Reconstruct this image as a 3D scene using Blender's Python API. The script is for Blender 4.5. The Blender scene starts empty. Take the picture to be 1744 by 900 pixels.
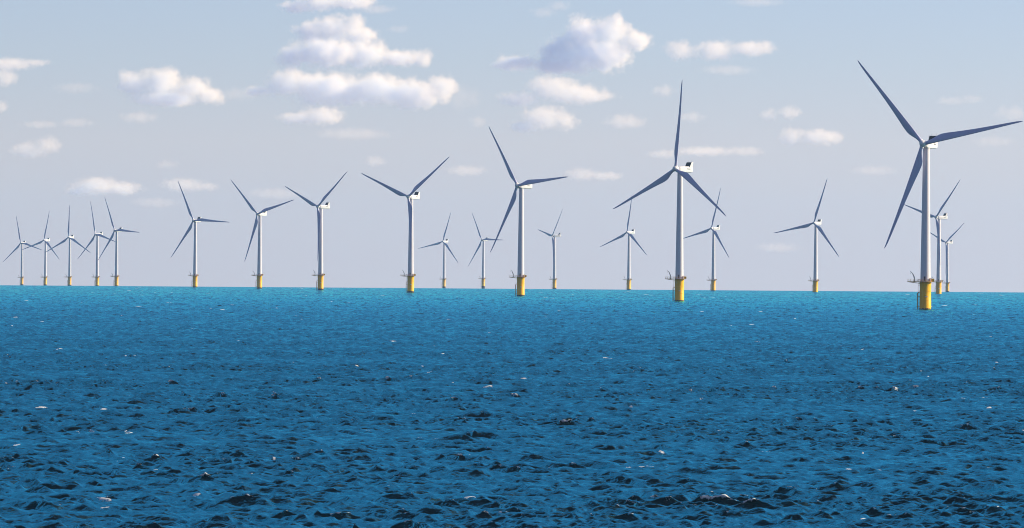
import bpy, bmesh, math, random
import numpy as np
from mathutils import Matrix, Vector

# ------------------------------------------------------------------ camera, sky, sun, exposure
scene = bpy.context.scene
COL = scene.collection
R = math.radians
EARTH = 7.43e6                      # effective radius (refraction included): the sea really curves here
CAM_H = 19.25                       # camera height above the water
ROLL = math.atan(12 / 1704.0)       # the photograph's horizon slopes gently

cam_data = bpy.data.cameras.new("camera")
cam_data.sensor_width = 36.0
cam_data.lens = 36.0 * 17800 / 1744.0
cam_data.clip_start = 1.0
cam_data.clip_end = 200000.0
cam = bpy.data.objects.new("camera", cam_data)
COL.objects.link(cam)
cam.matrix_world = (Matrix.Translation((0, 0, CAM_H))
                    @ Matrix.Rotation(math.pi / 2 + 1.68 / 17800, 4, 'X')
                    @ Matrix.Rotation(ROLL, 4, 'Z'))
scene.camera = cam

SUN_EL, SUN_AZ = 27.0, 98.0        # azimuth measured clockwise from straight behind the camera's back, towards the right
SKY_STRENGTH = 0.10
SUN_STRENGTH = 5.0
# direction towards the sun: right of the view, a little beyond square to it
_a = R(SUN_AZ)
SUN_DIR = Vector((math.sin(_a) * math.cos(R(SUN_EL)), -math.cos(_a) * math.cos(R(SUN_EL)), math.sin(R(SUN_EL))))

world = bpy.data.worlds.new("World")
scene.world = world
world.use_nodes = True
wn, wl = world.node_tree.nodes, world.node_tree.links
wn.clear()
sky = wn.new('ShaderNodeTexSky')
sky.sky_type = 'NISHITA'
sky.sun_disc = False
sky.sun_elevation = R(SUN_EL)
sky.sun_rotation = math.atan2(SUN_DIR.x, SUN_DIR.y)     # measured from +Y, clockwise
sky.altitude = 0
sky.air_density = 1.0
sky.dust_density = 0.4
sky.ozone_density = 3.0
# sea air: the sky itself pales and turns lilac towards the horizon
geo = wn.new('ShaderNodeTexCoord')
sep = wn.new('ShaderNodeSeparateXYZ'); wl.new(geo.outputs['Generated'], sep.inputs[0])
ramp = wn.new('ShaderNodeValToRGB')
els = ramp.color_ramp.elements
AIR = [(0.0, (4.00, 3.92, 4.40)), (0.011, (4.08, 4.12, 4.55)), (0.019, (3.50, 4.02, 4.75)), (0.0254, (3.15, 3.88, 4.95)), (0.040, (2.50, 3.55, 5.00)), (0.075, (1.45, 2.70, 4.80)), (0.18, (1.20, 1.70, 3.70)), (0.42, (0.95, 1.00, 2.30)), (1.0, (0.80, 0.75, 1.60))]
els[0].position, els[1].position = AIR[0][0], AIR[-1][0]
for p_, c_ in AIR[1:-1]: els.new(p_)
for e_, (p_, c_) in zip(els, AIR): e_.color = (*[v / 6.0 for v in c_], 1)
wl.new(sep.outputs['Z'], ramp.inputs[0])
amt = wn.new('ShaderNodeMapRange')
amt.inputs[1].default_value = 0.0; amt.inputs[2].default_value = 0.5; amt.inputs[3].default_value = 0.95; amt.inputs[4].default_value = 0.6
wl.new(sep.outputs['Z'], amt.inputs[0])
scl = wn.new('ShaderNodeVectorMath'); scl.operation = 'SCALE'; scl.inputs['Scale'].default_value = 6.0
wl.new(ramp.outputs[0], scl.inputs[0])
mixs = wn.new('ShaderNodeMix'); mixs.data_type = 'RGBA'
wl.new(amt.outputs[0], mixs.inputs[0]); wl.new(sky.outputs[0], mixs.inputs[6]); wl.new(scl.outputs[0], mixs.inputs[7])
bg = wn.new('ShaderNodeBackground')
bg.inputs['Strength'].default_value = SKY_STRENGTH
wo = wn.new('ShaderNodeOutputWorld')
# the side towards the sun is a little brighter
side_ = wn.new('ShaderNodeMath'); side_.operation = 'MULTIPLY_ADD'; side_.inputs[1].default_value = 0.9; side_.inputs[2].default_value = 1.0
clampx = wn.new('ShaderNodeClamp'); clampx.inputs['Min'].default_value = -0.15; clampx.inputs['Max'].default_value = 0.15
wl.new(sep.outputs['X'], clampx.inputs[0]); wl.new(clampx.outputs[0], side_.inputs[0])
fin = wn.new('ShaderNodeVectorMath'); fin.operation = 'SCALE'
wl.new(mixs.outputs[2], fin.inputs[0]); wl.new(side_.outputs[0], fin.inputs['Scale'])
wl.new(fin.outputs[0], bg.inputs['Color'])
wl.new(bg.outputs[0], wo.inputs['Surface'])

sun_data = bpy.data.lights.new("sun", 'SUN')
sun_data.energy = SUN_STRENGTH
sun_data.angle = R(0.5)
sun_data.color = (1.0, 0.85, 0.65)
sun = bpy.data.objects.new("sun", sun_data)
COL.objects.link(sun)
sun.rotation_euler = (-SUN_DIR).to_track_quat('-Z', 'Y').to_euler()

vs = scene.view_settings
vs.view_transform = 'Standard'
vs.look = 'None'
vs.gamma = 1.0
vs.use_curve_mapping = False
vs.exposure = 0.6

scene.render.engine = 'CYCLES'
scene.cycles.use_denoising = True
scene.cycles.filter_width = 1.0
scene.cycles.sample_clamp_indirect = 1.5
scene.cycles.sample_clamp_direct = 3.0
scene.cycles.caustics_reflective = False
scene.cycles.caustics_refractive = False
scene.cycles.max_bounces = 12
scene.cycles.volume_bounces = 6
scene.cycles.volume_step_rate = 0.35
scene.cycles.volume_max_steps = 256
scene.cycles.transparent_max_bounces = 16

# ------------------------------------------------------------------ helpers
def tag(o, label=None, cat=None, group=None, kind=None):
    if label: o["label"] = label
    if cat: o["category"] = cat
    if group: o["group"] = group
    if kind: o["kind"] = kind
    return o

def link_mesh(name, bm, mat, parent=None, smooth=True, angle=40):
    me = bpy.data.meshes.new(name)
    bm.normal_update()
    bm.to_mesh(me)
    bm.free()
    if smooth:
        me.polygons.foreach_set('use_smooth', [True] * len(me.polygons))
        me.set_sharp_from_angle(angle=R(angle))
    me.materials.append(mat)
    o = bpy.data.objects.new(name, me)
    COL.objects.link(o)
    if parent: o.parent = parent
    return o

def lathe(bm, prof, seg=32, center=(0, 0), caps=True):
    """prof: list of (radius, z)"""
    rings = []
    for r, z in prof:
        rings.append([bm.verts.new((center[0] + r * math.cos(2 * math.pi * i / seg),
                                    center[1] + r * math.sin(2 * math.pi * i / seg), z)) for i in range(seg)])
    for a, b in zip(rings[:-1], rings[1:]):
        for i in range(seg):
            bm.faces.new((a[i], a[(i + 1) % seg], b[(i + 1) % seg], b[i]))
    if caps:
        bm.faces.new(rings[0][::-1]); bm.faces.new(rings[-1])

def tube(bm, p0, p1, r, seg=8, r1=None):
    p0, p1 = Vector(p0), Vector(p1)
    d = (p1 - p0).normalized()
    u = d.orthogonal().normalized(); v = d.cross(u)
    r1 = r if r1 is None else r1
    ra, rb = [], []
    for i in range(seg):
        a = 2 * math.pi * i / seg
        w = u * math.cos(a) + v * math.sin(a)
        ra.append(bm.verts.new(p0 + w * r)); rb.append(bm.verts.new(p1 + w * r1))
    for i in range(seg):
        bm.faces.new((ra[i], ra[(i + 1) % seg], rb[(i + 1) % seg], rb[i]))
    bm.faces.new(ra[::-1]); bm.faces.new(rb)

def box(bm, lo, hi, bevel=0.0):
    x0, y0, z0 = lo; x1, y1, z1 = hi
    vv = [bm.verts.new(p) for p in ((x0, y0, z0), (x1, y0, z0), (x1, y1, z0), (x0, y1, z0),
                                    (x0, y0, z1), (x1, y0, z1), (x1, y1, z1), (x0, y1, z1))]
    ff = [bm.faces.new([vv[i] for i in f]) for f in
          ((0, 3, 2, 1), (4, 5, 6, 7), (0, 1, 5, 4), (1, 2, 6, 5), (2, 3, 7, 6), (3, 0, 4, 7))]
    if bevel:
        es = list({e for f in ff for e in f.edges})
        bmesh.ops.bevel(bm, geom=es, offset=bevel, segments=2, profile=0.5, affect='EDGES')

def nodes_of(mat):
    mat.use_nodes = True
    nt = mat.node_tree
    nt.nodes.clear()
    return nt, nt.nodes, nt.links

def paint(name, color, rough=0.4, var=0.08, scale=0.4, stain=None, stain_amt=0.0, spec=0.5, metallic=0.0):
    """painted steel or gelcoat: slightly uneven colour and gloss, optional vertical run-off stains"""
    mat = bpy.data.materials.new(name)
    nt, n, l = nodes_of(mat)
    out = n.new('ShaderNodeOutputMaterial')
    b = n.new('ShaderNodeBsdfPrincipled')
    l.new(b.outputs[0], out.inputs['Surface'])
    tc = n.new('ShaderNodeTexCoord')
    nz = n.new('ShaderNodeTexNoise'); nz.inputs['Scale'].default_value = scale; nz.inputs['Detail'].default_value = 5
    l.new(tc.outputs['Object'], nz.inputs['Vector'])
    mx = n.new('ShaderNodeMix'); mx.data_type = 'RGBA'
    c = Vector(color)
    mx.inputs[6].default_value = (*(c * (1 - var)), 1)
    mx.inputs[7].default_value = (*(c * (1 + var)), 1)
    l.new(nz.outputs['Fac'], mx.inputs[0])
    last = mx.outputs[2]
    if stain:
        mp = n.new('ShaderNodeMapping'); mp.inputs['Scale'].default_value = (2.2, 2.2, 0.12)
        l.new(tc.outputs['Object'], mp.inputs[0])
        n2 = n.new('ShaderNodeTexNoise'); n2.inputs['Scale'].default_value = 1.0; n2.inputs['Detail'].default_value = 4
        l.new(mp.outputs[0], n2.inputs['Vector'])
        rp = n.new('ShaderNodeMapRange'); rp.inputs[1].default_value = 0.52; rp.inputs[2].default_value = 0.75
        rp.inputs[4].default_value = stain_amt
        l.new(n2.outputs['Fac'], rp.inputs[0])
        m2 = n.new('ShaderNodeMix'); m2.data_type = 'RGBA'
        l.new(rp.outputs[0], m2.inputs[0]); l.new(last, m2.inputs[6]); m2.inputs[7].default_value = (*stain, 1)
        last = m2.outputs[2]
    l.new(last, b.inputs['Base Color'])
    b.inputs['Roughness'].default_value = rough
    b.inputs['Metallic'].default_value = metallic
    b.inputs['Specular IOR Level'].default_value = spec
    return mat

M_TOWER = paint('tower_paint', (0.72, 0.69, 0.69), 0.38, 0.03, 0.15, (0.46, 0.43, 0.38), 0.25)
M_NACELLE = paint('nacelle_gelcoat', (0.76, 0.75, 0.72), 0.35, 0.03, 0.5)
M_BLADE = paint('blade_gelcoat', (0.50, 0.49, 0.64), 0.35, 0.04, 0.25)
M_YELLOW = paint('yellow_steel_paint', (0.97, 0.53, 0.003), 0.42, 0.06, 0.4, (0.42, 0.17, 0.03), 0.22, spec=0.2)
M_DECK = paint('shaded_rusty_yellow', (0.55, 0.27, 0.02), 0.6, 0.15, 0.8, (0.20, 0.08, 0.03), 0.5)  # yellow steel with its shade put into the darker base colour, plus rust streaks
M_GROWTH = paint('dark_marine_growth', (0.035, 0.022, 0.016), 0.8, 0.3, 1.5)
M_DARK = paint('dark_radiator_grille', (0.025, 0.02, 0.022), 0.5, 0.2, 2.0)
M_STEEL = paint('dull_grey_steel', (0.16, 0.14, 0.13), 0.5, 0.15, 1.0)
M_PLATE = paint('pale_sign_plate', (0.72, 0.70, 0.62), 0.5, 0.04, 1.0)

# ------------------------------------------------------------------ the sea: one curved sheet with wind waves
WIND = np.array([math.sin(R(22)), math.cos(R(22))])     # waves run away from the camera, to the right

def wave_tile(L, N, lmin, lmax, V, seed, p, th):
    """band-limited wind sea: height, choppy offsets and their derivatives on an N x N tile of L metres"""
    rng = np.random.RandomState(seed)
    k1 = 2 * np.pi * np.fft.fftfreq(N, L / N)
    kx, ky = np.meshgrid(k1, k1, indexing='ij')
    k = np.hypot(kx, ky); k[0, 0] = 1e-6
    Lw = V * V / 9.81
    wx, wy = WIND[0] * math.cos(th) + WIND[1] * math.sin(th), -WIND[0] * math.sin(th) + WIND[1] * math.cos(th)
    cosw = (kx * wx + ky * wy) / k
    P = np.exp(-1 / (k * Lw) ** 2) / k ** 4 * (0.03 + 0.97 * np.abs(cosw) ** p) * np.where(cosw < 0, 0.15, 1.0)
    lam = 2 * np.pi / k
    P = P * ((lam < lmax) & (lam >= lmin))
    P[0, 0] = 0
    h = np.sqrt(P / 2) * (rng.randn(N, N) + 1j * rng.randn(N, N)) * (2 * np.pi / L)
    def re(a): return np.real(np.fft.ifft2(a) * N * N).astype(np.float32)
    ik = 1j
    H = re(h)
    DX, DY = re(ik * kx / k * h), re(ik * ky / k * h)
    JXX, JYY, JXY = re(-kx * kx / k * h), re(-ky * ky / k * h), re(-kx * ky / k * h)
    return np.stack([H, DX, DY, JXX, JYY, JXY, re(ik * kx * h), re(ik * ky * h)], -1), L, N, th

def sample(tile, x, y):
    A, L, N, th = tile                                   # the tile lies turned, so it never repeats along the view
    c, s = math.cos(th), math.sin(th)
    x, y = x * c + y * s, y * c - x * s
    u = (x / L) % 1.0 * N; v = (y / L) % 1.0 * N
    i = np.floor(u).astype(np.int32); j = np.floor(v).astype(np.int32)
    fu = (u - i).astype(np.float32)[:, None]; fv = (v - j).astype(np.float32)[:, None]
    i %= N; j %= N; i2 = (i + 1) % N; j2 = (j + 1) % N
    S = (A[i, j] * (1 - fu) * (1 - fv) + A[i2, j] * fu * (1 - fv) + A[i, j2] * (1 - fu) * fv + A[i2, j2] * fu * fv)
    h, dx, dy, jx, jy, jc, hx, hy = S.T
    return np.stack([h, dx * c - dy * s, dx * s + dy * c,
                     jx * c * c + jy * s * s - 2 * jc * c * s, jx * s * s + jy * c * c + 2 * jc * c * s,
                     (jx - jy) * c * s + jc * (c * c - s * s),
                     hx * c - hy * s, hx * s + hy * c], -1)

V_WIND = 3.3
BANDS = [  # tile length, samples, shortest and longest wave, seed
    (211.0, 256, 8.5, 60.0, 11, 10, 0.37),
    (107.0, 512, 3.2, 8.5, 12, 9, 0.93),
    (59.0, 512, 1.3, 3.2, 13, 9, -0.52),
    (29.0, 512, 0.4, 1.3, 14, 3, 0.61),
]
tiles = [wave_tile(L, N, a, b, V_WIND, s, p, th) for L, N, a, b, s, p, th in BANDS]
var = sum(float(np.var(t[0][..., 0])) for t in tiles)
HS = 0.58                                                # significant wave height
gain = HS / 4 / math.sqrt(var)
GAINS = [gain * 0.95, gain * 1.7, gain * 2.7, gain * 1.7]
CHOP = 0.55

# radial rows and angular columns of the sheet
rows = [3.0]
while rows[-1] < 700: rows.append(rows[-1] * 1.07)
d = 715.0
STEP0 = 0.19
while d < 24000:
    rows.append(d)
    d += STEP0 * (d / 750.0) ** 1.3 if d < 2500 else min(STEP0 * (2500.0 / 750.0) ** 1.3 * (d / 2500.0) ** 2.0, 90.0)
for b_ in (5249.0, 6570.0, 7906.0):                      # finer rows round the nearest foundations
    rows = [q for q in rows if abs(q - b_) > 7] + list(np.arange(b_ - 6.5, b_ + 6.6, 1.0))
rows = np.array(sorted(rows))
fine = np.arange(-3.45, 3.4501, 0.0115)
side = 3.45 * 1.13 ** np.arange(1, 33)
side = side[side < 179]
cols = np.radians(np.concatenate([-180 + 0 * side[:1], -side[::-1], fine, side, [180.0]]))
nr, nc = len(rows), len(cols)
dr = np.gradient(rows); dt = np.abs(np.gradient(cols))
RR, TT = np.meshgrid(rows, cols, indexing='ij')
DR = np.broadcast_to(dr[:, None], RR.shape); DT = dt[None, :] * RR
X = (RR * np.sin(TT)).ravel(); Y = (RR * np.cos(TT)).ravel()
SPC = np.maximum(DR * 0.22, DT).ravel()
Z = np.zeros_like(X); OX = np.zeros_like(X); OY = np.zeros_like(X)
SX = np.zeros_like(X); SY = np.zeros_like(X)      # slopes of the waves too short for the mesh
JX = np.zeros_like(X); JY = np.zeros_like(X); JC = np.zeros_like(X)
# gusts: the short chop is livelier in some patches than in others
rng = np.random.RandomState(21)
patch = np.zeros_like(X)
for q in range(22):
    lam = 18 * (240 / 18.0) ** rng.rand(); th = rng.rand() * 6.2832
    sx = 1.0 if lam < 60 else 0.5
    patch += np.sin((X * math.cos(th) + Y * math.sin(th) * sx) * 6.2832 / lam + rng.rand() * 6.28)
patch = np.clip(1.0 + 0.07 * patch, 0.7, 1.35)
for (L, N, a, b, s, p, th), t, g in zip(BANDS, tiles, GAINS):
    w = np.clip((a * 0.75 - SPC) / (a * 0.5), 0, 1)
    amp = g * (patch if a < 3 else 1.0) * np.ones_like(X)
    for lo in range(0, len(X), 400000):
        q = slice(lo, lo + 400000)
        S = sample(t, X[q] + 13.7 * s, Y[q] + 7.1 * s) * amp[q, None]
        wq = w[q]
        Z[q] += wq * S[:, 0]; OX[q] += CHOP * wq * S[:, 1]; OY[q] += CHOP * wq * S[:, 2]
        JX[q] += CHOP * wq * S[:, 3]; JY[q] += CHOP * wq * S[:, 4]; JC[q] += CHOP * wq * S[:, 5]
        SX[q] += (1 - wq) * S[:, 6]; SY[q] += (1 - wq) * S[:, 7]
J = (1 + JX) * (1 + JY) - JC * JC
FOAM_T = 0.16
near = (RR.ravel() < 1600) & (RR.ravel() > 715) & (np.abs(TT.ravel()) < 0.06)
FOAM_T = float(np.quantile(J[near], 0.0012))
foam = np.clip((FOAM_T - J) / 0.25, 0, 1) * (Z > 0.07) * (RR.ravel() < 2600) * 0.9
# breaking crests, from the near water out to where the mesh no longer resolves its spectrum
rng = np.random.RandomState(5)
crest = np.zeros((nr, nc)); cf = np.zeros((nr, nc))
for q in range(1500):
    dist = 780 * (13500 / 780.0) ** (rng.rand() ** 0.75)
    ang = R(rng.uniform(-3.4, 3.4))
    wid = rng.gamma(1.7, 0.40) * (0.6 + dist / 6500.0)          # half width along the crest
    hgt = rng.uniform(0.03, 0.08) * (0.7 + dist / 7000.0)
    i0 = int(np.searchsorted(rows, dist)); j0 = int(np.searchsorted(cols, ang))
    ci = int(max(1, round(1.3 / dr[min(i0, nr - 1)])))
    if i0 > nr - ci - 3 or i0 < ci + 2: continue
    cj = int(max(2, 3 * wid / (dist * 1.66e-4)))
    ja, jb = max(1, j0 - cj), min(nc - 1, j0 + cj + 1)
    lat = (cols[ja:jb] - ang) * dist / wid
    bend = lat * rng.uniform(-1, 1) * 0.8
    lump = np.clip(np.convolve(rng.rand(jb - ja + 8), np.ones(3) / 3, 'same')[4:-4] * 2.6 - 0.5, 0, 2)
    for di in range(-ci, ci + 1):
        s_ = (di / max(ci, 1) * 1.6 - bend)
        prof = np.exp(-lat ** 4 - s_ ** 2) * (0.25 + 0.8 * lump)
        crest[i0 + di, ja:jb] += prof * hgt
        cf[i0 + di, ja:jb] = np.maximum(cf[i0 + di, ja:jb], prof * rng.uniform(0.55, 1.35))
for q in range(150):                                       # a few bigger breakers in the near water
    dist = rng.uniform(775, 1500); ang = R(rng.uniform(-3.3, 3.3))
    wid = rng.uniform(0.9, 2.4); hgt = rng.uniform(0.02, 0.07)
    i0 = int(np.searchsorted(rows, dist)); j0 = int(np.searchsorted(cols, ang))
    ci = int(max(2, round(1.3 / dr[i0])))
    cj = int(2.2 * wid / (dist * 1.66e-4))
    ja, jb = max(1, j0 - cj), min(nc - 1, j0 + cj + 1)
    lat = (cols[ja:jb] - ang) * dist / wid
    bend = lat * rng.uniform(-1, 1)
    k_ = rng.rand(jb - ja + 12)
    lump = np.clip(np.convolve(k_, np.ones(4) / 4, 'same')[6:-6] * 3.2 - 1.0, 0, 1.6)
    for di in range(-ci, ci + 1):
        s_ = di / ci * 2.0 - bend
        ridge = np.exp(-(lat * 0.75) ** 2 - s_ ** 2)
        crest[i0 + di, ja:jb] += ridge * hgt
        s2 = s_ - 0.1
        cf[i0 + di, ja:jb] = np.maximum(cf[i0 + di, ja:jb], np.exp(-lat ** 4 - (s2 * 3.2) ** 2) * lump * rng.uniform(0.7, 1.5))
for bx, by in ((207.7, 5249.0), (105.3, 6570.0), (6.7, 7906.3)):   # wash round the nearest foundations
    rr_ = np.hypot(RR * np.sin(TT) - bx, RR * np.cos(TT) - by)
    cf = np.maximum(cf, np.clip(1.25 - np.abs(rr_ - 3.1) / 1.6, 0, 1) * (0.3 + 0.75 * rng.rand(nr, nc)))
Z += crest.ravel()
foam = 0.82 * np.clip(foam + np.clip(cf.ravel() - 0.25, 0, 1), 0, 1)
X2 = X + OX; Y2 = Y + OY
Z2 = Z - (X * X + Y * Y) / (2 * EARTH)

co = np.stack([X2, Y2, Z2], -1).astype(np.float32)
vi = np.arange(nr * nc).reshape(nr, nc)
quads = np.stack([vi[:-1, :-1], vi[:-1, 1:], vi[1:, 1:], vi[1:, :-1]], -1).reshape(-1, 4)[:, ::-1]
me = bpy.data.meshes.new('water')
me.vertices.add(len(co)); me.vertices.foreach_set('co', co.ravel())
me.loops.add(quads.size); me.loops.foreach_set('vertex_index', quads.ravel().astype(np.int32))
me.polygons.add(len(quads)); me.polygons.foreach_set('loop_start', np.arange(0, quads.size, 4, dtype=np.int32))
me.polygons.foreach_set('use_smooth', np.ones(len(quads), dtype=bool))
at = me.attributes.new('foam', 'FLOAT', 'POINT'); at.data.foreach_set('value', foam.astype(np.float32))
at = me.attributes.new('ripple', 'FLOAT_VECTOR', 'POINT'); at.data.foreach_set('vector', np.stack([-SX, -SY, 0 * SX], -1).astype(np.float32).ravel())
me.update(calc_edges=True)

M_SEA = bpy.data.materials.new('sea_water')
nt, n, l = nodes_of(M_SEA)
out = n.new('ShaderNodeOutputMaterial')
body = n.new('ShaderNodeBsdfDiffuse')
gl = n.new('ShaderNodeBsdfGlossy'); gl.inputs['Roughness'].default_value = 0.10
gl.inputs['Color'].default_value = (0.14, 0.86, 0.90, 1)
fre = n.new('ShaderNodeFresnel'); fre.inputs['IOR'].default_value = 1.333
fm = n.new('ShaderNodeMath'); fm.operation = 'MULTIPLY'; fm.inputs[1].default_value = 1.0
fp = n.new('ShaderNodeMath'); fp.operation = 'POWER'; fp.inputs[1].default_value = 1.1
l.new(fre.outputs[0], fp.inputs[0]); l.new(fp.outputs[0], fm.inputs[0])
wat = n.new('ShaderNodeMixShader')
l.new(fm.outputs[0], wat.inputs[0]); l.new(body.outputs[0], wat.inputs[1]); l.new(gl.outputs[0], wat.inputs[2])
tc = n.new('ShaderNodeTexCoord')
# water body: blue green with patches of clearer and murkier water
big = n.new('ShaderNodeTexNoise'); big.inputs['Scale'].default_value = 0.05; big.inputs['Detail'].default_value = 4
l.new(tc.outputs['Object'], big.inputs['Vector'])
mb = n.new('ShaderNodeMix'); mb.data_type = 'RGBA'
mb.inputs[6].default_value = (0.034, 0.036, 0.028, 1)
mb.inputs[7].default_value = (0.016, 0.058, 0.062, 1)
l.new(big.outputs['Fac'], mb.inputs[0]); l.new(mb.outputs[2], body.inputs['Color'])
# ripples too small for the mesh
mp = n.new('ShaderNodeMapping'); mp.inputs['Rotation'].default_value = (0, 0, R(22)); mp.inputs['Scale'].default_value = (0.55, 1.0, 1.0)
l.new(tc.outputs['Object'], mp.inputs[0])
r1 = n.new('ShaderNodeTexNoise'); r1.inputs['Scale'].default_value = 0.9; r1.inputs['Detail'].default_value = 6; r1.inputs['Roughness'].default_value = 0.6
l.new(mp.outputs[0], r1.inputs['Vector'])
bp = n.new('ShaderNodeBump'); bp.inputs['Strength'].default_value = 1.0; bp.inputs['Distance'].default_value = 0.16
l.new(r1.outputs['Fac'], bp.inputs['Height'])
r2 = n.new('ShaderNodeTexNoise'); r2.inputs['Scale'].default_value = 5.0; r2.inputs['Detail'].default_value = 3
l.new(mp.outputs[0], r2.inputs['Vector'])
b2 = n.new('ShaderNodeBump'); b2.inputs['Strength'].default_value = 1.0; b2.inputs['Distance'].default_value = 0.075
l.new(r2.outputs['Fac'], b2.inputs['Height']); l.new(b2.outputs[0], bp.inputs['Normal'])
ge = n.new('ShaderNodeNewGeometry'); ra = n.new('ShaderNodeAttribute'); ra.attribute_name = 'ripple'
va = n.new('ShaderNodeVectorMath'); va.operation = 'ADD'; l.new(ge.outputs['Normal'], va.inputs[0]); l.new(ra.outputs['Vector'], va.inputs[1])
vn = n.new('ShaderNodeVectorMath'); vn.operation = 'NORMALIZE'; l.new(va.outputs[0], vn.inputs[0])
l.new(vn.outputs[0], b2.inputs['Normal'])
for q_ in (body, gl, fre): l.new(bp.outputs[0], q_.inputs['Normal'])
# foam
fo = n.new('ShaderNodeBsdfDiffuse'); fo.inputs['Color'].default_value = (0.66, 0.68, 0.66, 1)
fa = n.new('ShaderNodeAttribute'); fa.attribute_name = 'foam'
fn = n.new('ShaderNodeTexNoise'); fn.inputs['Scale'].default_value = 4.5; fn.inputs['Detail'].default_value = 5
l.new(tc.outputs['Object'], fn.inputs['Vector'])
ad = n.new('ShaderNodeMath'); ad.operation = 'ADD'; l.new(fa.outputs['Fac'], ad.inputs[0]); l.new(fn.outputs['Fac'], ad.inputs[1])
fr = n.new('ShaderNodeMapRange'); fr.inputs[1].default_value = 0.78; fr.inputs[2].default_value = 1.06
l.new(ad.outputs[0], fr.inputs[0])
ms = n.new('ShaderNodeMixShader')
l.new(fr.outputs[0], ms.inputs[0]); l.new(wat.outputs[0], ms.inputs[1]); l.new(fo.outputs[0], ms.inputs[2])
l.new(ms.outputs[0], out.inputs['Surface'])
me.materials.append(M_SEA)
water = bpy.data.objects.new('water', me)
COL.objects.link(water)
tag(water, 'choppy blue sea with scattered whitecaps stretching to the horizon', 'sea', kind='structure')

# ------------------------------------------------------------------ haze over the sea
bm = bmesh.new()
box(bm, (-24600, -24600, -90), (24600, 24600, 175))
M_HAZE = bpy.data.materials.new('sea_haze')
nt, n, l = nodes_of(M_HAZE)
out = n.new('ShaderNodeOutputMaterial')
pv = n.new('ShaderNodeVolumePrincipled')
pv.inputs['Color'].default_value = (0.50, 0.68, 0.98, 1)
pv.inputs['Density'].default_value = 1.0e-5
pv.inputs['Anisotropy'].default_value = 0.2
l.new(pv.outputs[0], out.inputs['Volume'])
haze = link_mesh('haze', bm, M_HAZE, smooth=False)
tag(haze, 'thin pale sea haze softening the distant turbines', 'haze', kind='stuff')

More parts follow.
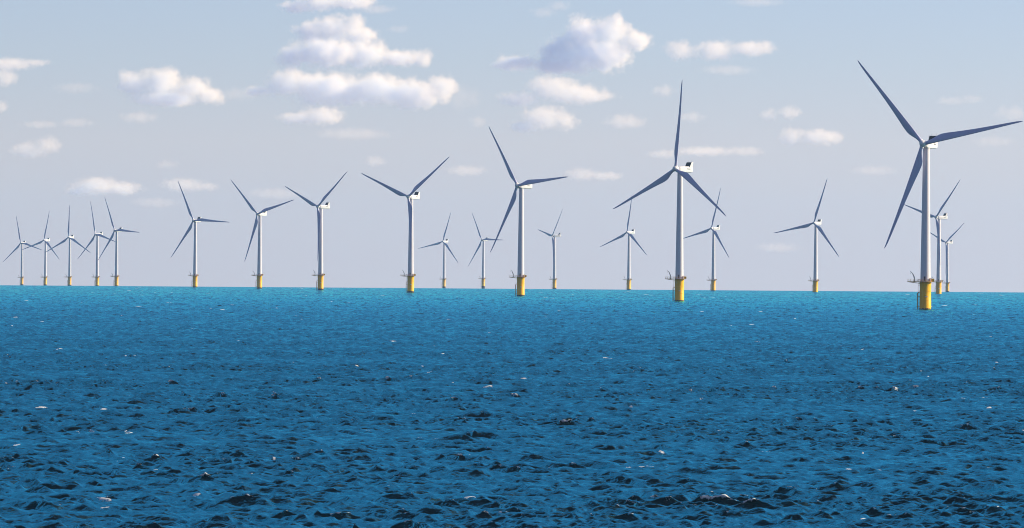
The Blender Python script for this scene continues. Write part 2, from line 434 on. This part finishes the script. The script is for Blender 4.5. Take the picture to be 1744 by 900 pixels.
# ------------------------------------------------------------------ clouds: soft volumes under a common base height
CLOUDS = [   # label, density, position of the middle, lobes (centre offset, radii)
    ('two-tone cloud cut by the top of the frame left of centre', 1.00, (-575, 31471, 803), [(-79, 2, -11, 57, 40, 18), (-9, 8, 6, 62, 43, 28), (88, -9, 5, 71, 50, 21)]),
    ('bright crest cloud topping the big left-hand stack', 1.00, (-574, 34419, 790), [(-93, 0, -8, 68, 47, 29), (-25, 18, 6, 77, 54, 37), (46, 11, 18, 46, 33, 33), (72, -14, -16, 64, 45, 25)]),
    ('long creamy middle tier of the big left-hand cloud stack', 1.10, (-552, 37811, 773), [(-243, -12, -8, 68, 48, 38), (-127, -34, 10, 127, 89, 51), (11, -3, 11, 89, 62, 51), (139, -25, -8, 89, 62, 28), (220, -1, -5, 42, 32, 32)]),
    ('widest bottom tier of the big left-hand cloud stack', 1.00, (-673, 43316, 743), [(-383, 5, -9, 58, 41, 22), (-262, -12, 16, 88, 61, 61), (-91, 18, 0, 170, 119, 63), (103, 8, 2, 146, 102, 58), (250, -40, -17, 141, 99, 56), (383, 2, 8, 58, 54, 54)]),
    ('small flat cloud right below the big left-hand stack', 0.70, (-954, 49044, 707), [(-62, -14, -7, 94, 66, 28), (62, -6, 7, 110, 77, 41)]),
    ('knobbly three-topped cloud standing alone on the upper left', 0.90, (-1421, 43642, 741), [(-171, -9, 19, 69, 54, 54), (-48, 12, 32, 103, 72, 59), (87, -3, 8, 86, 60, 44), (156, -14, -23, 69, 48, 37), (-23, 4, -36, 147, 103, 32)]),
    ('pink wedge-shaped cloud touching the left edge', 0.50, (-1848, 39311, 765), [(-50, 18, -3, 106, 74, 24), (50, -7, 3, 62, 43, 13)]),
    ('dull mauve cloud under the pink wedge at the left edge', 0.60, (-2026, 41629, 753), [(0, -11, 0, 65, 46, 35)]),
    ('lowest small pink cloud touching the left edge', 0.50, (-2320, 47260, 719), [(0, -3, 0, 48, 33, 29)]),
    ('slanted pinkish cloud low on the far left', 0.50, (-2609, 57459, 647), [(-55, 29, -15, 110, 77, 45), (55, 26, 15, 90, 63, 45)]),
    ('low cream cloud above the five clustered far left turbines', 0.60, (-2820, 71474, 525), [(-23, 17, 19, 169, 118, 56), (146, 35, 0, 145, 101, 48), (-123, 28, -18, 137, 96, 36)]),
    ('faint cream cloud just behind the upright blade tip right of the far left cluster', 0.40, (-2138, 70217, 537), [(-75, -12, 5, 158, 110, 47), (75, -23, -5, 95, 66, 32)]),
    ('tallest and brightest cloud, right of centre with a dark left base', 1.05, (219, 36529, 779), [(-208, 7, -53, 78, 55, 29), (-269, 1, -63, 41, 29, 14), (-54, -6, -17, 78, 57, 57), (28, -13, 41, 78, 66, 66), (120, -4, 56, 68, 53, 53), (146, 0, 91, 25, 33, 33), (79, -17, -20, 123, 86, 57), (212, -8, 26, 62, 43, 35), (-54, -3, -62, 123, 86, 27)]),
    ('broad soft cloud directly under the tallest bright cloud', 0.70, (198, 44017, 739), [(-35, 24, 28, 111, 78, 49), (64, 6, 4, 124, 87, 42), (-179, -12, -23, 94, 66, 32), (150, -12, -8, 87, 61, 22)]),
    ('rounded cream cloud above the right blade of the centre turbine', 0.70, (148, 49677, 703), [(-5, -3, 20, 112, 78, 53), (93, -13, 6, 73, 51, 47), (-88, -15, -26, 84, 59, 28)]),
    ('long two-part cloud right of the tallest bright cloud', 0.70, (708, 36608, 779), [(-127, 0, -4, 56, 39, 37), (2, -21, -3, 86, 60, 37), (125, -1, 6, 93, 65, 27)]),
    ('upper one of the two small puffs left of the nearest turbine', 0.60, (1213, 47595, 717), [(-47, -4, -6, 43, 30, 29), (47, 7, 6, 59, 41, 29)]),
    ('lower one of the two small puffs left of the nearest turbine', 0.70, (1492, 52965, 680), [(-74, 11, -1, 71, 50, 45), (74, 13, 1, 113, 79, 39)]),
    ('thin flat cloud band behind the upright blade of the second nearest turbine', 0.35, (1055, 57489, 647), [(-226, 11, -12, 97, 68, 26), (0, -15, 5, 194, 136, 26), (226, 11, 7, 110, 77, 26)]),
    ("faint flat cloud right of the centre turbine's right blade tip", 0.40, (501, 65160, 584), [(-73, -11, 5, 110, 77, 40), (73, 6, -5, 128, 90, 29)]),
    ('tiny faint puff low between the big left stack and the horizon', 0.35, (-799, 60985, 619), [(0, -8, 0, 75, 53, 31)]),
    ("faint flat wisp left of the centre turbine's upper blade", 0.30, (-281, 63920, 594), [(0, -5, 0, 144, 101, 32)]),
    ("faint puff left of the second nearest turbine's upright blade", 0.40, (534, 49681, 703), [(0, -28, 0, 106, 74, 33)]),
    ('slanted lilac wisp near the top edge above the centre', 0.30, (114, 31897, 801), [(-24, -7, -11, 43, 30, 16), (24, 11, 11, 39, 28, 16)]),
    ('small faint puff touching the upright blade tip on its left', 0.40, (621, 43199, 744), [(0, -9, 0, 53, 37, 24)]),
    ("small faint puff right of the second nearest turbine's upright blade", 0.35, (829, 48505, 711), [(0, 8, 0, 65, 46, 25)]),
    ("tiny faint puff just left of the centre turbine's upper blade tip", 0.35, (-170, 49924, 702), [(0, 4, 0, 42, 31, 31)]),
    ('long mauve wisp low on the left above the slanted pinkish cloud', 0.25, (-2216, 50977, 694), [(-86, 13, -5, 100, 70, 20), (86, -1, 5, 92, 64, 23)]),
    ('soft mauve wisp below the knobbly three-topped cloud', 0.30, (-1767, 49386, 705), [(0, 5, 0, 94, 66, 28)]),
    ("mauve cloud touching the right edge near the nearest turbine's right blade", 0.30, (2251, 47244, 719), [(0, -21, 0, 80, 56, 35)]),
    ("flat mauve wisp above the nearest turbine's right blade", 0.25, (1909, 44515, 736), [(-44, -18, -4, 70, 49, 20), (44, -11, 4, 60, 42, 20)]),
    ("pale wisp just right of the nearest turbine's nacelle", 0.20, (2470, 53854, 674), [(0, -25, 0, 121, 85, 30)]),
    ('small mauve wisp above the isolated turbine right of the far left cluster', 0.25, (-2067, 62437, 607), [(0, -19, 0, 77, 54, 28)]),
    ('thin lilac veil trailing from the top cloud left of centre', 0.25, (-400, 33118, 795), [(-37, -16, 31, 71, 49, 15), (37, 1, -31, 41, 29, 13)]),
    ('faint smear in the gap left of the big left-hand stack', 0.22, (-1168, 44310, 737), [(0, -19, 0, 100, 70, 30)]),
    ('pale veil hugging the right end of the big left-hand stack', 0.25, (-210, 44568, 736), [(0, 23, 0, 85, 60, 55)]),
    ('broad pale veil above the V bladed turbine', 0.20, (-815, 53034, 680), [(0, 23, 0, 209, 146, 33)]),
    ('thin veil above the two turbines left of the big V', 0.20, (-1658, 73241, 508), [(0, 6, 0, 226, 158, 41)]),
    ('faint smear between the far left cluster and the lone turbine', 0.20, (-2646, 77497, 465), [(0, 24, 0, 196, 137, 39)]),
    ('lowest pale band right of the second nearest turbine', 0.20, (2531, 99502, 203), [(0, -32, 0, 224, 157, 45)]),
    ('mauve smear at the top edge right of the tallest cloud', 0.22, (723, 31019, 805), [(0, 22, 0, 87, 61, 14)]),
    ('soft mauve veil under the long two-part cloud', 0.22, (814, 39634, 764), [(0, 23, 0, 111, 78, 20)]),
    ('thin low veil right of the isolated turbine standing left of the nearest one', 0.20, (2174, 62735, 604), [(0, 22, 0, 159, 111, 32)]),
    ('dim smear left of the knobbly three-topped cloud', 0.20, (-1815, 43420, 742), [(0, -1, 0, 98, 68, 24)]),
]
SIGMA = 0.04

def cloud_material(density, lobes, seed):
    mat = bpy.data.materials.new('cloud_vapour')
    nt, n, l = nodes_of(mat)
    out = n.new('ShaderNodeOutputMaterial')
    tc = n.new('ShaderNodeTexCoord')
    P = tc.outputs['Object']
    mean_r = sum(b[5] for b in lobes) / len(lobes)
    # ragged outline: the lookup point is pushed about by noise
    nz = n.new('ShaderNodeTexNoise'); nz.noise_dimensions = '4D'
    nz.inputs['W'].default_value = seed * 3.7
    nz.inputs['Scale'].default_value = 1.0 / mean_r
    nz.inputs['Detail'].default_value = 7.0; nz.inputs['Roughness'].default_value = 0.68
    l.new(P, nz.inputs['Vector'])
    prev = None
    for cx, cy, cz, rx, ry, rz in lobes:
        sb = n.new('ShaderNodeVectorMath'); sb.operation = 'SUBTRACT'; sb.inputs[1].default_value = (cx, cy, cz)
        l.new(P, sb.inputs[0])
        ml = n.new('ShaderNodeVectorMath'); ml.operation = 'MULTIPLY'; ml.inputs[1].default_value = (1 / rx, 1 / ry, 1 / rz)
        l.new(sb.outputs[0], ml.inputs[0])
        ln = n.new('ShaderNodeVectorMath'); ln.operation = 'LENGTH'
        l.new(ml.outputs[0], ln.inputs[0])
        if prev is None: prev = ln.outputs['Value']
        else:
            mn = n.new('ShaderNodeMath'); mn.operation = 'SMOOTH_MIN'; mn.inputs[2].default_value = 0.5
            l.new(prev, mn.inputs[0]); l.new(ln.outputs['Value'], mn.inputs[1]); prev = mn.outputs[0]
    ad = n.new('ShaderNodeMath'); ad.operation = 'MULTIPLY_ADD'
    l.new(nz.outputs['Fac'], ad.inputs[0]); ad.inputs[1].default_value = 2.4; l.new(prev, ad.inputs[2])
    mr = n.new('ShaderNodeMapRange'); mr.interpolation_type = 'SMOOTHSTEP'
    mr.inputs[1].default_value = 2.32; mr.inputs[2].default_value = 1.5
    mr.inputs[3].default_value = 0.0; mr.inputs[4].default_value = SIGMA * density ** 1.9 * (40.0 / mean_r) ** 0.5
    l.new(ad.outputs[0], mr.inputs[0])
    sc = n.new('ShaderNodeVolumeScatter'); sc.inputs['Color'].default_value = (0.94, 0.77, 0.50, 1); sc.inputs['Anisotropy'].default_value = 0.15
    l.new(mr.outputs[0], sc.inputs['Density'])
    l.new(sc.outputs[0], out.inputs['Volume'])
    return mat

for q, (label, density, pos, lobes) in enumerate(CLOUDS):
    lobes = [(a, b, c, rx, ry, rz * 1.12) for a, b, c, rx, ry, rz in lobes]
    bm = bmesh.new()
    for cx, cy, cz, rx, ry, rz in lobes:
        m = Matrix.Translation((cx, cy, cz)) @ Matrix.Diagonal((rx * 1.38, ry * 1.38, rz * 1.38, 1))
        bmesh.ops.create_icosphere(bm, subdivisions=3, radius=1.0, matrix=m)
    o = link_mesh('cloud', bm, cloud_material(density, lobes, q))
    o.location = pos
    rm = o.modifiers.new('merge', 'REMESH'); rm.mode = 'VOXEL'
    rm.voxel_size = min(b[5] for b in lobes) * 0.22
    tag(o, label, 'cloud', 'clouds above the wind farm')

# ------------------------------------------------------------------ wind turbines
HUB_Z = 83.0
DECK_Z = 14.3
TILT = R(5)
HUB_Y = -4.3             # rotor centre ahead of the tower axis

def build_foundation():
    bm = bmesh.new()
    lathe(bm, [(2.92, -6.0), (2.92, 5.0), (2.86, 5.1), (2.86, 11.6), (2.92, 12.8), (3.02, 13.3), (3.02, DECK_Z - 0.35)], 40)
    for z in (4.95, 9.2):                                 # weld flanges
        lathe(bm, [(2.90, z), (2.98, z + 0.02), (2.98, z + 0.16), (2.88, z + 0.18)], 40, caps=False)
    return link_mesh('foundation', bm, M_YELLOW)

def build_growth():
    bm = bmesh.new()
    seg = 48
    rnd = random.Random(4)
    top = [0.55 + 0.35 * rnd.random() for _ in range(seg)]
    lo, hi, inn = [], [], []
    for i in range(seg):
        a = 2 * math.pi * i / seg
        lo.append(bm.verts.new((2.99 * math.cos(a), 2.99 * math.sin(a), -4)))
        hi.append(bm.verts.new((2.99 * math.cos(a), 2.99 * math.sin(a), top[i])))
        inn.append(bm.verts.new((2.9 * math.cos(a), 2.9 * math.sin(a), top[i] + 0.05)))
    for i in range(seg):
        j = (i + 1) % seg
        bm.faces.new((lo[i], lo[j], hi[j], hi[i])); bm.faces.new((hi[i], hi[j], inn[j], inn[i]))
    return link_mesh('waterline_growth', bm, M_GROWTH)

def build_landing():
    bm = bmesh.new()
    for y in (-0.75, 0.75):
        tube(bm, (-4.0, y, -4), (-4.0, y, 8.2), 0.2, 8)
        tube(bm, (-4.0, y, 8.2), (-2.95, y * 0.6, 9.0), 0.2, 8)
        for z in (1.6, 6.6):
            tube(bm, (-4.0, y, z), (-2.75, y, z), 0.16, 8)
    for y in (-0.28, 0.28):
        tube(bm, (-3.62, y, -3), (-3.62, y, DECK_Z - 0.3), 0.06, 6)
    for i in range(48):
        z = -1 + i * 0.315
        tube(bm, (-3.62, -0.28, z), (-3.62, 0.28, z), 0.025, 5)
    for z in (4.0, 9.6, 12.2):
        tube(bm, (-3.62, 0.28, z), (-2.8, 0.28, z), 0.05, 6); tube(bm, (-3.62, -0.28, z), (-2.8, -0.28, z), 0.05, 6)
    return link_mesh('boat_landing', bm, M_DECK)

def build_plate():
    bm = bmesh.new()
    seg = 8
    a0, a1 = R(-100), R(-68)
    vs_ = []
    for i in range(seg + 1):
        a = a0 + (a1 - a0) * i / seg
        vs_.append((bm.verts.new((2.935 * math.cos(a), 2.935 * math.sin(a), 6.4)), bm.verts.new((2.935 * math.cos(a), 2.935 * math.sin(a), 6.95))))
    for p, q in zip(vs_[:-1], vs_[1:]):
        bm.faces.new((p[0], q[0], q[1], p[1]))
    bmesh.ops.solidify(bm, geom=bm.faces[:], thickness=0.03)
    return link_mesh('sign_plate', bm, M_PLATE)

def build_platform():
    bm = bmesh.new()
    out = []
    # round deck that runs out into a rectangular laydown area
    for i in range(33):
        a = R(-150) + R(300) * i / 32
        out.append((4.05 * math.cos(a), 4.05 * math.sin(a)))
    out += [(-9.0, 2.02), (-9.0, -2.02)]
    lo = [bm.verts.new((x, y, DECK_Z - 0.38)) for x, y in out]
    hi = [bm.verts.new((x, y, DECK_Z)) for x, y in out]
    bm.faces.new(hi); bm.faces.new(lo[::-1])
    for i in range(len(out)):
        j = (i + 1) % len(out)
        bm.faces.new((lo[i], lo[j], hi[j], hi[i]))
    for y in (-1.5, 1.5):                                 # struts under the laydown area
        tube(bm, (-8.2, y, DECK_Z - 0.3), (-2.6, y * 0.8, DECK_Z - 1.0), 0.14, 8)
    return link_mesh('platform', bm, M_DECK, angle=30), out

def build_railing(outline):
    bm = bmesh.new()
    pts = [Vector((x * 0.975, y * 0.975, 0)) for x, y in outline]
    ring = pts + [pts[0]]
    dense = []
    for a, b in zip(ring[:-1], ring[1:]):
        nseg = max(1, round((b - a).length / 1.3))
        for i in range(nseg): dense.append(a.lerp(b, i / nseg))
    for i, p in enumerate(dense):
        q = dense[(i + 1) % len(dense)]
        if i % 2 == 0 or abs(p.x) > 4.2:
            tube(bm, p + Vector((0, 0, DECK_Z)), p + Vector((0, 0, DECK_Z + 1.15)), 0.045, 6)
        for z in (0.55, 1.15):
            tube(bm, p + Vector((0, 0, DECK_Z + z)), q + Vector((0, 0, DECK_Z + z)), 0.04, 6)
    return link_mesh('railing', bm, M_DECK)

def build_crane():
    bm = bmesh.new()
    b = (-5.6, -0.9)
    lathe(bm, [(0.32, DECK_Z), (0.32, DECK_Z + 0.25), (0.2, DECK_Z + 0.3), (0.17, DECK_Z + 2.3)], 12, b)
    p0 = Vector((b[0], b[1], DECK_Z + 2.1)); p1 = Vector((-6.4, -0.9, DECK_Z + 3.9)); p2 = Vector((-7.6, -0.9, DECK_Z + 5.1))
    tube(bm, p0, p1, 0.19, 8, 0.16); tube(bm, p1, p2, 0.16, 8, 0.1)
    tube(bm, p0 + Vector((-0.25, 0, -0.5)), p1 + Vector((-0.1, 0, -0.4)), 0.08, 6)
    tube(bm, p2, p2 + Vector((0, 0, -0.9)), 0.03, 5)
    box(bm, (p2.x - 0.12, p2.y - 0.1, p2.z - 1.15), (p2.x + 0.12, p2.y + 0.1, p2.z - 0.85))
    return link_mesh('davit_crane', bm, M_STEEL)

def build_hatch(y):
    bm = bmesh.new()                                      # pale curved cover beside the tower foot
    if True:
        last = None
        for i in range(7):
            a = R(180) * i / 6
            p = Vector((-3.4 - 0.65 * math.cos(a) * -1, y - 0.6, DECK_Z + 0.1 + 1.1 * math.sin(a)))
            if last is not None: tube(bm, last, p, 0.07, 6)
            last = p
    return link_mesh('access_hoop', bm, M_STEEL)

def build_cabinet():
    bm = bmesh.new()
    box(bm, (2.75, -2.1, DECK_Z + 0.02), (4.4, -0.3, DECK_Z + 1.4), 0.06)
    box(bm, (2.3, -2.3, DECK_Z + 1.55), (3.2, -0.4, DECK_Z + 1.75), 0.04)
    return link_mesh('equipment_box', bm, M_YELLOW, angle=30)

def build_tower():
    bm = bmesh.new()
    prof = []
    z0, z1, r0, r1 = DECK_Z - 0.02, HUB_Z - 2.05, 2.58, 1.68
    joints = [0.0, 0.30, 0.66, 1.0]
    for a, b in zip(joints[:-1], joints[1:]):
        za, zb = z0 + (z1 - z0) * a, z0 + (z1 - z0) * b
        ra, rb = r0 + (r1 - r0) * a, r0 + (r1 - r0) * b
        prof += [(ra + 0.035, za), (ra + 0.035, za + 0.14), (ra, za + 0.16)]
        prof += [(ra + (rb - ra) * t, za + 0.16 + (zb - za - 0.16) * t) for t in (0.33, 0.66)]
        prof += [(rb, zb - 0.16), (rb + 0.035, zb - 0.14), (rb + 0.035, zb - 0.001)]
    lathe(bm, prof, 48)
    return link_mesh('tower', bm, M_TOWER, angle=35)

def build_door():
    bm = bmesh.new()
    vv = []
    for i in range(5):
        a = R(-112) + R(20) * i / 4
        vv.append((bm.verts.new((2.60 * math.cos(a), 2.60 * math.sin(a), DECK_Z + 0.3)), bm.verts.new((2.585 * math.cos(a), 2.585 * math.sin(a), DECK_Z + 2.5))))
    for p, q in zip(vv[:-1], vv[1:]): bm.faces.new((p[0], q[0], q[1], p[1]))
    bmesh.ops.solidify(bm, geom=bm.faces[:], thickness=-0.04)
    return link_mesh('tower_door', bm, M_STEEL)

def build_nacelle():
    """origin on the tower axis at hub height, nose towards -Y"""
    bm = bmesh.new()
    # cross sections along y: half width, bottom, top
    secs = [(-2.75, 1.45, -1.35, 1.45), (-2.2, 1.8, -1.75, 1.7), (-1.2, 1.95, -1.95, 1.85), (3.0, 1.98, -2.0, 1.9),
            (8.6, 1.95, -1.95, 1.95), (9.7, 1.8, -1.8, 1.9), (10.25, 1.45, -1.45, 1.55)]
    rings = []
    seg = 28
    for y, w, b, t in secs:
        ring = []
        for i in range(seg):
            a = 2 * math.pi * i / seg
            ca, sa = math.cos(a), math.sin(a)
            e = 0.32                                      # rounded box
            x = w * math.copysign(abs(ca) ** e, ca)
            z = (t + b) / 2 + (t - b) / 2 * math.copysign(abs(sa) ** e, sa)
            ring.append(bm.verts.new((x, y, z)))
        rings.append(ring)
    for p, q in zip(rings[:-1], rings[1:]):
        for i in range(seg):
            bm.faces.new((p[i], p[(i + 1) % seg], q[(i + 1) % seg], q[i]))
    bm.faces.new(rings[0]); bm.faces.new(rings[-1][::-1])
    lathe(bm, [(1.74, -2.3), (1.74, -1.9)], 32)           # yaw collar under the nacelle
    bmesh.ops.recalc_face_normals(bm, faces=bm.faces[:])
    return link_mesh('nacelle', bm, M_NACELLE, angle=50)

def slab(bm, quad, n, th):
    n = Vector(n).normalized() * th
    a = [bm.verts.new(Vector(p)) for p in quad]; b = [bm.verts.new(Vector(p) + n) for p in quad]
    bm.faces.new(a); bm.faces.new(b[::-1])
    for i in range(4):
        j = (i + 1) % 4
        bm.faces.new((a[i], b[i], b[j], a[j]))
    bmesh.ops.recalc_face_normals(bm, faces=bm.faces[:])

def build_cooler():
    """white side cheeks and rear hood of the roof cooler, leaning back"""
    bm = bmesh.new()
    for s in (-1, 1):
        x = 2.02 * s
        poly = [(x, 4.7, 0.3), (x, 9.1, 1.2), (x, 9.9, 4.55), (x, 8.35, 4.6), (x, 6.6, 1.5)]
        a = [bm.verts.new(p) for p in poly]; b = [bm.verts.new((x + 0.12 * s, p[1], p[2])) for p in poly]
        bm.faces.new(a); bm.faces.new(b[::-1])
        for i in range(5):
            j = (i + 1) % 5
            bm.faces.new((a[i], b[i], b[j], a[j]))
    slab(bm, [(-2.0, 8.4, 4.5), (2.0, 8.4, 4.5), (2.0, 9.8, 4.45), (-2.0, 9.8, 4.45)], (0, 0, 1), 0.12)
    bmesh.ops.recalc_face_normals(bm, faces=bm.faces[:])
    return link_mesh('cooler', bm, M_NACELLE, angle=30)

def build_radiator():
    bm = bmesh.new()
    slab(bm, [(-1.98, 6.75, 1.95), (1.98, 6.75, 1.95), (1.98, 8.4, 4.48), (-1.98, 8.4, 4.48)], (0, 0.84, -0.55), 0.25)
    for i in range(1, 5):                                  # fin rows
        t = i / 5
        y = 6.75 + 1.65 * t; z = 1.95 + 2.53 * t
        box(bm, (-1.97, y - 0.10, z - 0.05), (1.97, y - 0.02, z + 0.05))
    return link_mesh('radiator_panel', bm, M_DARK, smooth=False)

def build_flank_mark(s):
    bm = bmesh.new()                                       # dark L-shaped mark on each flank, at the foot of the cooler
    box(bm, (1.985 * s - 0.04, 4.7, 0.05), (1.985 * s + 0.04, 7.4, 0.38))
    box(bm, (1.985 * s - 0.035, 4.7, 0.34), (1.985 * s + 0.035, 5.2, 0.75))
    return link_mesh('flank_mark', bm, M_STEEL, smooth=False)

def build_mast(x):
    bm = bmesh.new()
    if True:
        tube(bm, (x, 9.3, 4.5), (x, 9.3, 5.5), 0.05, 6)
        tube(bm, (x - 0.25, 9.3, 5.5), (x + 0.25, 9.3, 5.5), 0.06, 6)
    return link_mesh('wind_sensor', bm, M_STEEL)

def build_hub():
    """origin at the rotor centre, nose towards -Y"""
    bm = bmesh.new()
    prof = [(0.02, 2.15), (0.5, 2.08), (1.0, 1.8), (1.4, 1.3), (1.68, 0.6), (1.75, 0.0), (1.72, -0.9), (1.5, -1.5)]
    lathe(bm, prof[::-1], 36)
    bmesh.ops.rotate(bm, verts=bm.verts[:], cent=(0, 0, 0), matrix=Matrix.Rotation(R(90), 3, 'X'))
    for k in range(3):                                     # blade sockets
        m = Matrix.Rotation(R(120) * k, 4, 'Y')
        a = m @ Vector((0, 0, 1.1)); b = m @ Vector((0, 0, 2.0))
        tube(bm, a, b, 1.12, 24)
    return link_mesh('hub', bm, M_NACELLE, angle=50)

def build_blade():
    """span along +Z, leading edge +X, upwind side -Y"""
    bm = bmesh.new()
    #     r/R     chord  thick  twist  roundness
    st = [(0.030, 1.95, 1.95, 12, 1.0), (0.055, 1.95, 1.9, 12, 1.0), (0.085, 2.35, 1.6, 12, 0.7), (0.12, 3.1, 1.25, 12, 0.3),
          (0.155, 3.75, 1.0, 11, 0.05), (0.19, 4.0, 0.9, 9.5, 0.0), (0.24, 3.85, 0.8, 8, 0.0), (0.32, 3.35, 0.66, 6, 0.0),
          (0.42, 2.8, 0.53, 4.2, 0.0), (0.54, 2.25, 0.42, 2.5, 0.0), (0.66, 1.82, 0.33, 1.2, 0.0), (0.78, 1.45, 0.25, 0.4, 0.0),
          (0.88, 1.14, 0.18, -0.3, 0.0), (0.945, 0.86, 0.12, -0.6, 0.0), (0.98, 0.55, 0.07, -0.8, 0.0), (1.0, 0.16, 0.03, -0.8, 0.0)]
    RAD = 56.0
    seg = 24
    rings = []
    for f, c, t, tw, rd in st:
        z = f * RAD
        le = 0.975 - 0.75 * f if f > 0.05 else 0.975
        pre = -2.0 * f ** 2.2                              # bent towards the wind
        ring = []
        tw = R(tw + 2)
        for i in range(seg):
            a = 2 * math.pi * i / seg
            u = (1 - math.cos(a)) / 2                      # 0 at the leading edge
            s = 1 if math.sin(a) >= 0 else -1
            foil = 5 * (0.2969 * math.sqrt(max(u, 0)) - 0.126 * u - 0.3516 * u * u + 0.2843 * u ** 3 - 0.1036 * u ** 4)
            yf = -s * foil * t * (1.15 if s > 0 else 0.8)
            yc = -math.sin(a) * t / 2
            y = yf * (1 - rd) + yc * rd
            x = le - u * c
            px, py = x * math.cos(tw) + y * math.sin(tw), -x * math.sin(tw) + y * math.cos(tw)
            ring.append(bm.verts.new((px, py + pre, z)))
        rings.append(ring)
    for p, q in zip(rings[:-1], rings[1:]):
        for i in range(seg):
            bm.faces.new((p[i], p[(i + 1) % seg], q[(i + 1) % seg], q[i]))
    bm.faces.new(rings[0]); bm.faces.new(rings[-1][::-1])
    bmesh.ops.recalc_face_normals(bm, faces=bm.faces[:])
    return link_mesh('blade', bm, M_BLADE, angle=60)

def parent_to(child, par):
    child.parent = par
    return child

# x, y, base z, yaw of the nose to the camera's left, blade phase clockwise from upright, label
TURBINES = [
    (207.7, 5249.0, -1.85, 24.0, 78.5, 'nearest and largest white turbine on a yellow base, one blade reaching right'),
    (105.3, 6570.0, -2.90, 42.5, 2.5, 'second largest turbine, one blade pointing straight up and two spread downwards'),
    (6.7, 7906.3, -4.0, 45.1, 83.5, 'third largest turbine, on the yellow base at mid picture, one blade reaching right'),
    (-88.5, 9139.5, -5.0, 37.0, 51.5, 'turbine with two blades raised in a wide V, first large one left of mid picture'),
    (-192.7, 10528.8, -6.6, 50.0, 51.5, 'turbine with V blades and a third hanging down left of its tower'),
    (-284.0, 11758.2, -8.7, 39.4, 73.5, 'turbine between the left V bladed turbine and the one with a level right blade'),
    (-396.2, 13071.0, -11.1, 34.4, 92.5, 'lone turbine right of the far left cluster, its right blade level'),
    (-592.6, 15663.5, -16.3, 46.0, 93.5, 'rightmost turbine of the far left cluster of five, its right blade level'),
    (-671.3, 16918.7, -19.2, 49.4, 103.0, 'second turbine from the right in the far left cluster of five'),
    (-770.0, 18197.9, -21.3, 32.7, 119.5, 'middle turbine of the far left cluster of five, one blade straight up'),
    (-871.5, 19523.5, -23.9, 41.1, 10.5, 'second turbine from the left edge, its upright blade leaning right'),
    (-978.7, 20875.2, -26.6, 34.3, 105.5, 'leftmost turbine, smallest of the far left cluster of five'),
    (-124.5, 19185.5, -21.8, 35.7, 16.0, 'small distant turbine just right of the large V bladed turbine'),
    (-51.1, 18651.0, -19.6, 44.4, 90.5, 'small distant turbine just left of the third largest turbine'),
    (67.5, 16560.0, -17.1, 66.0, 40.0, 'small turbine seen nearly edge on, standing right of the third largest turbine'),
    (170.6, 15246.4, -15.2, 43.9, 7.0, 'small distant turbine just left of the second largest turbine'),
    (268.8, 13939.9, -13.3, 46.1, 15.0, 'small distant turbine just right of the second largest turbine'),
    (362.9, 12490.5, -11.3, 30.8, 17.0, 'mid distance turbine standing alone left of the nearest turbine'),
    (457.7, 11205.7, -9.6, 51.0, 44.0, 'turbine right behind the nearest tower, its left blade passing behind that tower'),
    (744.1, 17849.6, -20.5, 47.0, 53.0, 'rightmost turbine, small and far, beyond the one behind the nearest tower'),
]
GROUP = 'wind turbines of the offshore farm'

def nacelle_matrix(x, y, yaw):
    th = -(R(yaw) + math.atan2(x, y))
    return Matrix.Translation((0, 0, HUB_Z)) @ Matrix.Rotation(th, 4, 'Z')

def rotor_matrix(x, y, yaw):
    return nacelle_matrix(x, y, yaw) @ Matrix.Rotation(-TILT, 4, 'X') @ Matrix.Translation((0, HUB_Y, 0.05))

def pose(root, parts, spec):
    x, y, z, yaw, phase, label = spec
    root.location = (x, y, z)
    tag(root, label, 'wind turbine', GROUP)
    parts['nacelle'].matrix_local = nacelle_matrix(x, y, yaw)
    rm = rotor_matrix(x, y, yaw)
    parts['hub'].matrix_local = rm @ Matrix.Rotation(R(phase), 4, 'Y')
    for k, b in enumerate(parts['blades']):
        b.matrix_local = rm @ Matrix.Rotation(R(phase + 120 * k), 4, 'Y')

root = bpy.data.objects.new('wind_turbine', None)
COL.objects.link(root)
root.empty_display_size = 5
found = parent_to(build_foundation(), root)
parent_to(build_growth(), found); parent_to(build_landing(), found); parent_to(build_plate(), found)
plat, outline = build_platform(); parent_to(plat, root)
parent_to(build_railing(outline), plat); parent_to(build_hatch(-0.5), plat); parent_to(build_hatch(0.5), plat); parent_to(build_cabinet(), plat)
parent_to(build_crane(), plat)
tow = parent_to(build_tower(), root); parent_to(build_door(), tow)
nac = parent_to(build_nacelle(), root)
for f in (build_cooler, build_radiator): parent_to(f(), nac)
for s in (-1, 1): parent_to(build_flank_mark(s), nac); parent_to(build_mast(1.2 * s), nac)
hub = parent_to(build_hub(), root)
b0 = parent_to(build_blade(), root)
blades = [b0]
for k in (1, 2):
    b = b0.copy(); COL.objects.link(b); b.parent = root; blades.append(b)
PARTS = dict(nacelle=nac, hub=hub, blades=blades)

def copy_turbine(src):
    r = src.copy(); COL.objects.link(r)
    made = {}
    for ch in list(src.children):
        c = ch.copy(); COL.objects.link(c); c.parent = r
        made[ch] = c
        for g in ch.children:
            d_ = g.copy(); COL.objects.link(d_); d_.parent = c
    return r, dict(nacelle=made[nac], hub=made[hub], blades=[made[b] for b in blades])

for i, spec in enumerate(TURBINES):
    if i == 0: r_, p_ = root, PARTS
    else: r_, p_ = copy_turbine(root)
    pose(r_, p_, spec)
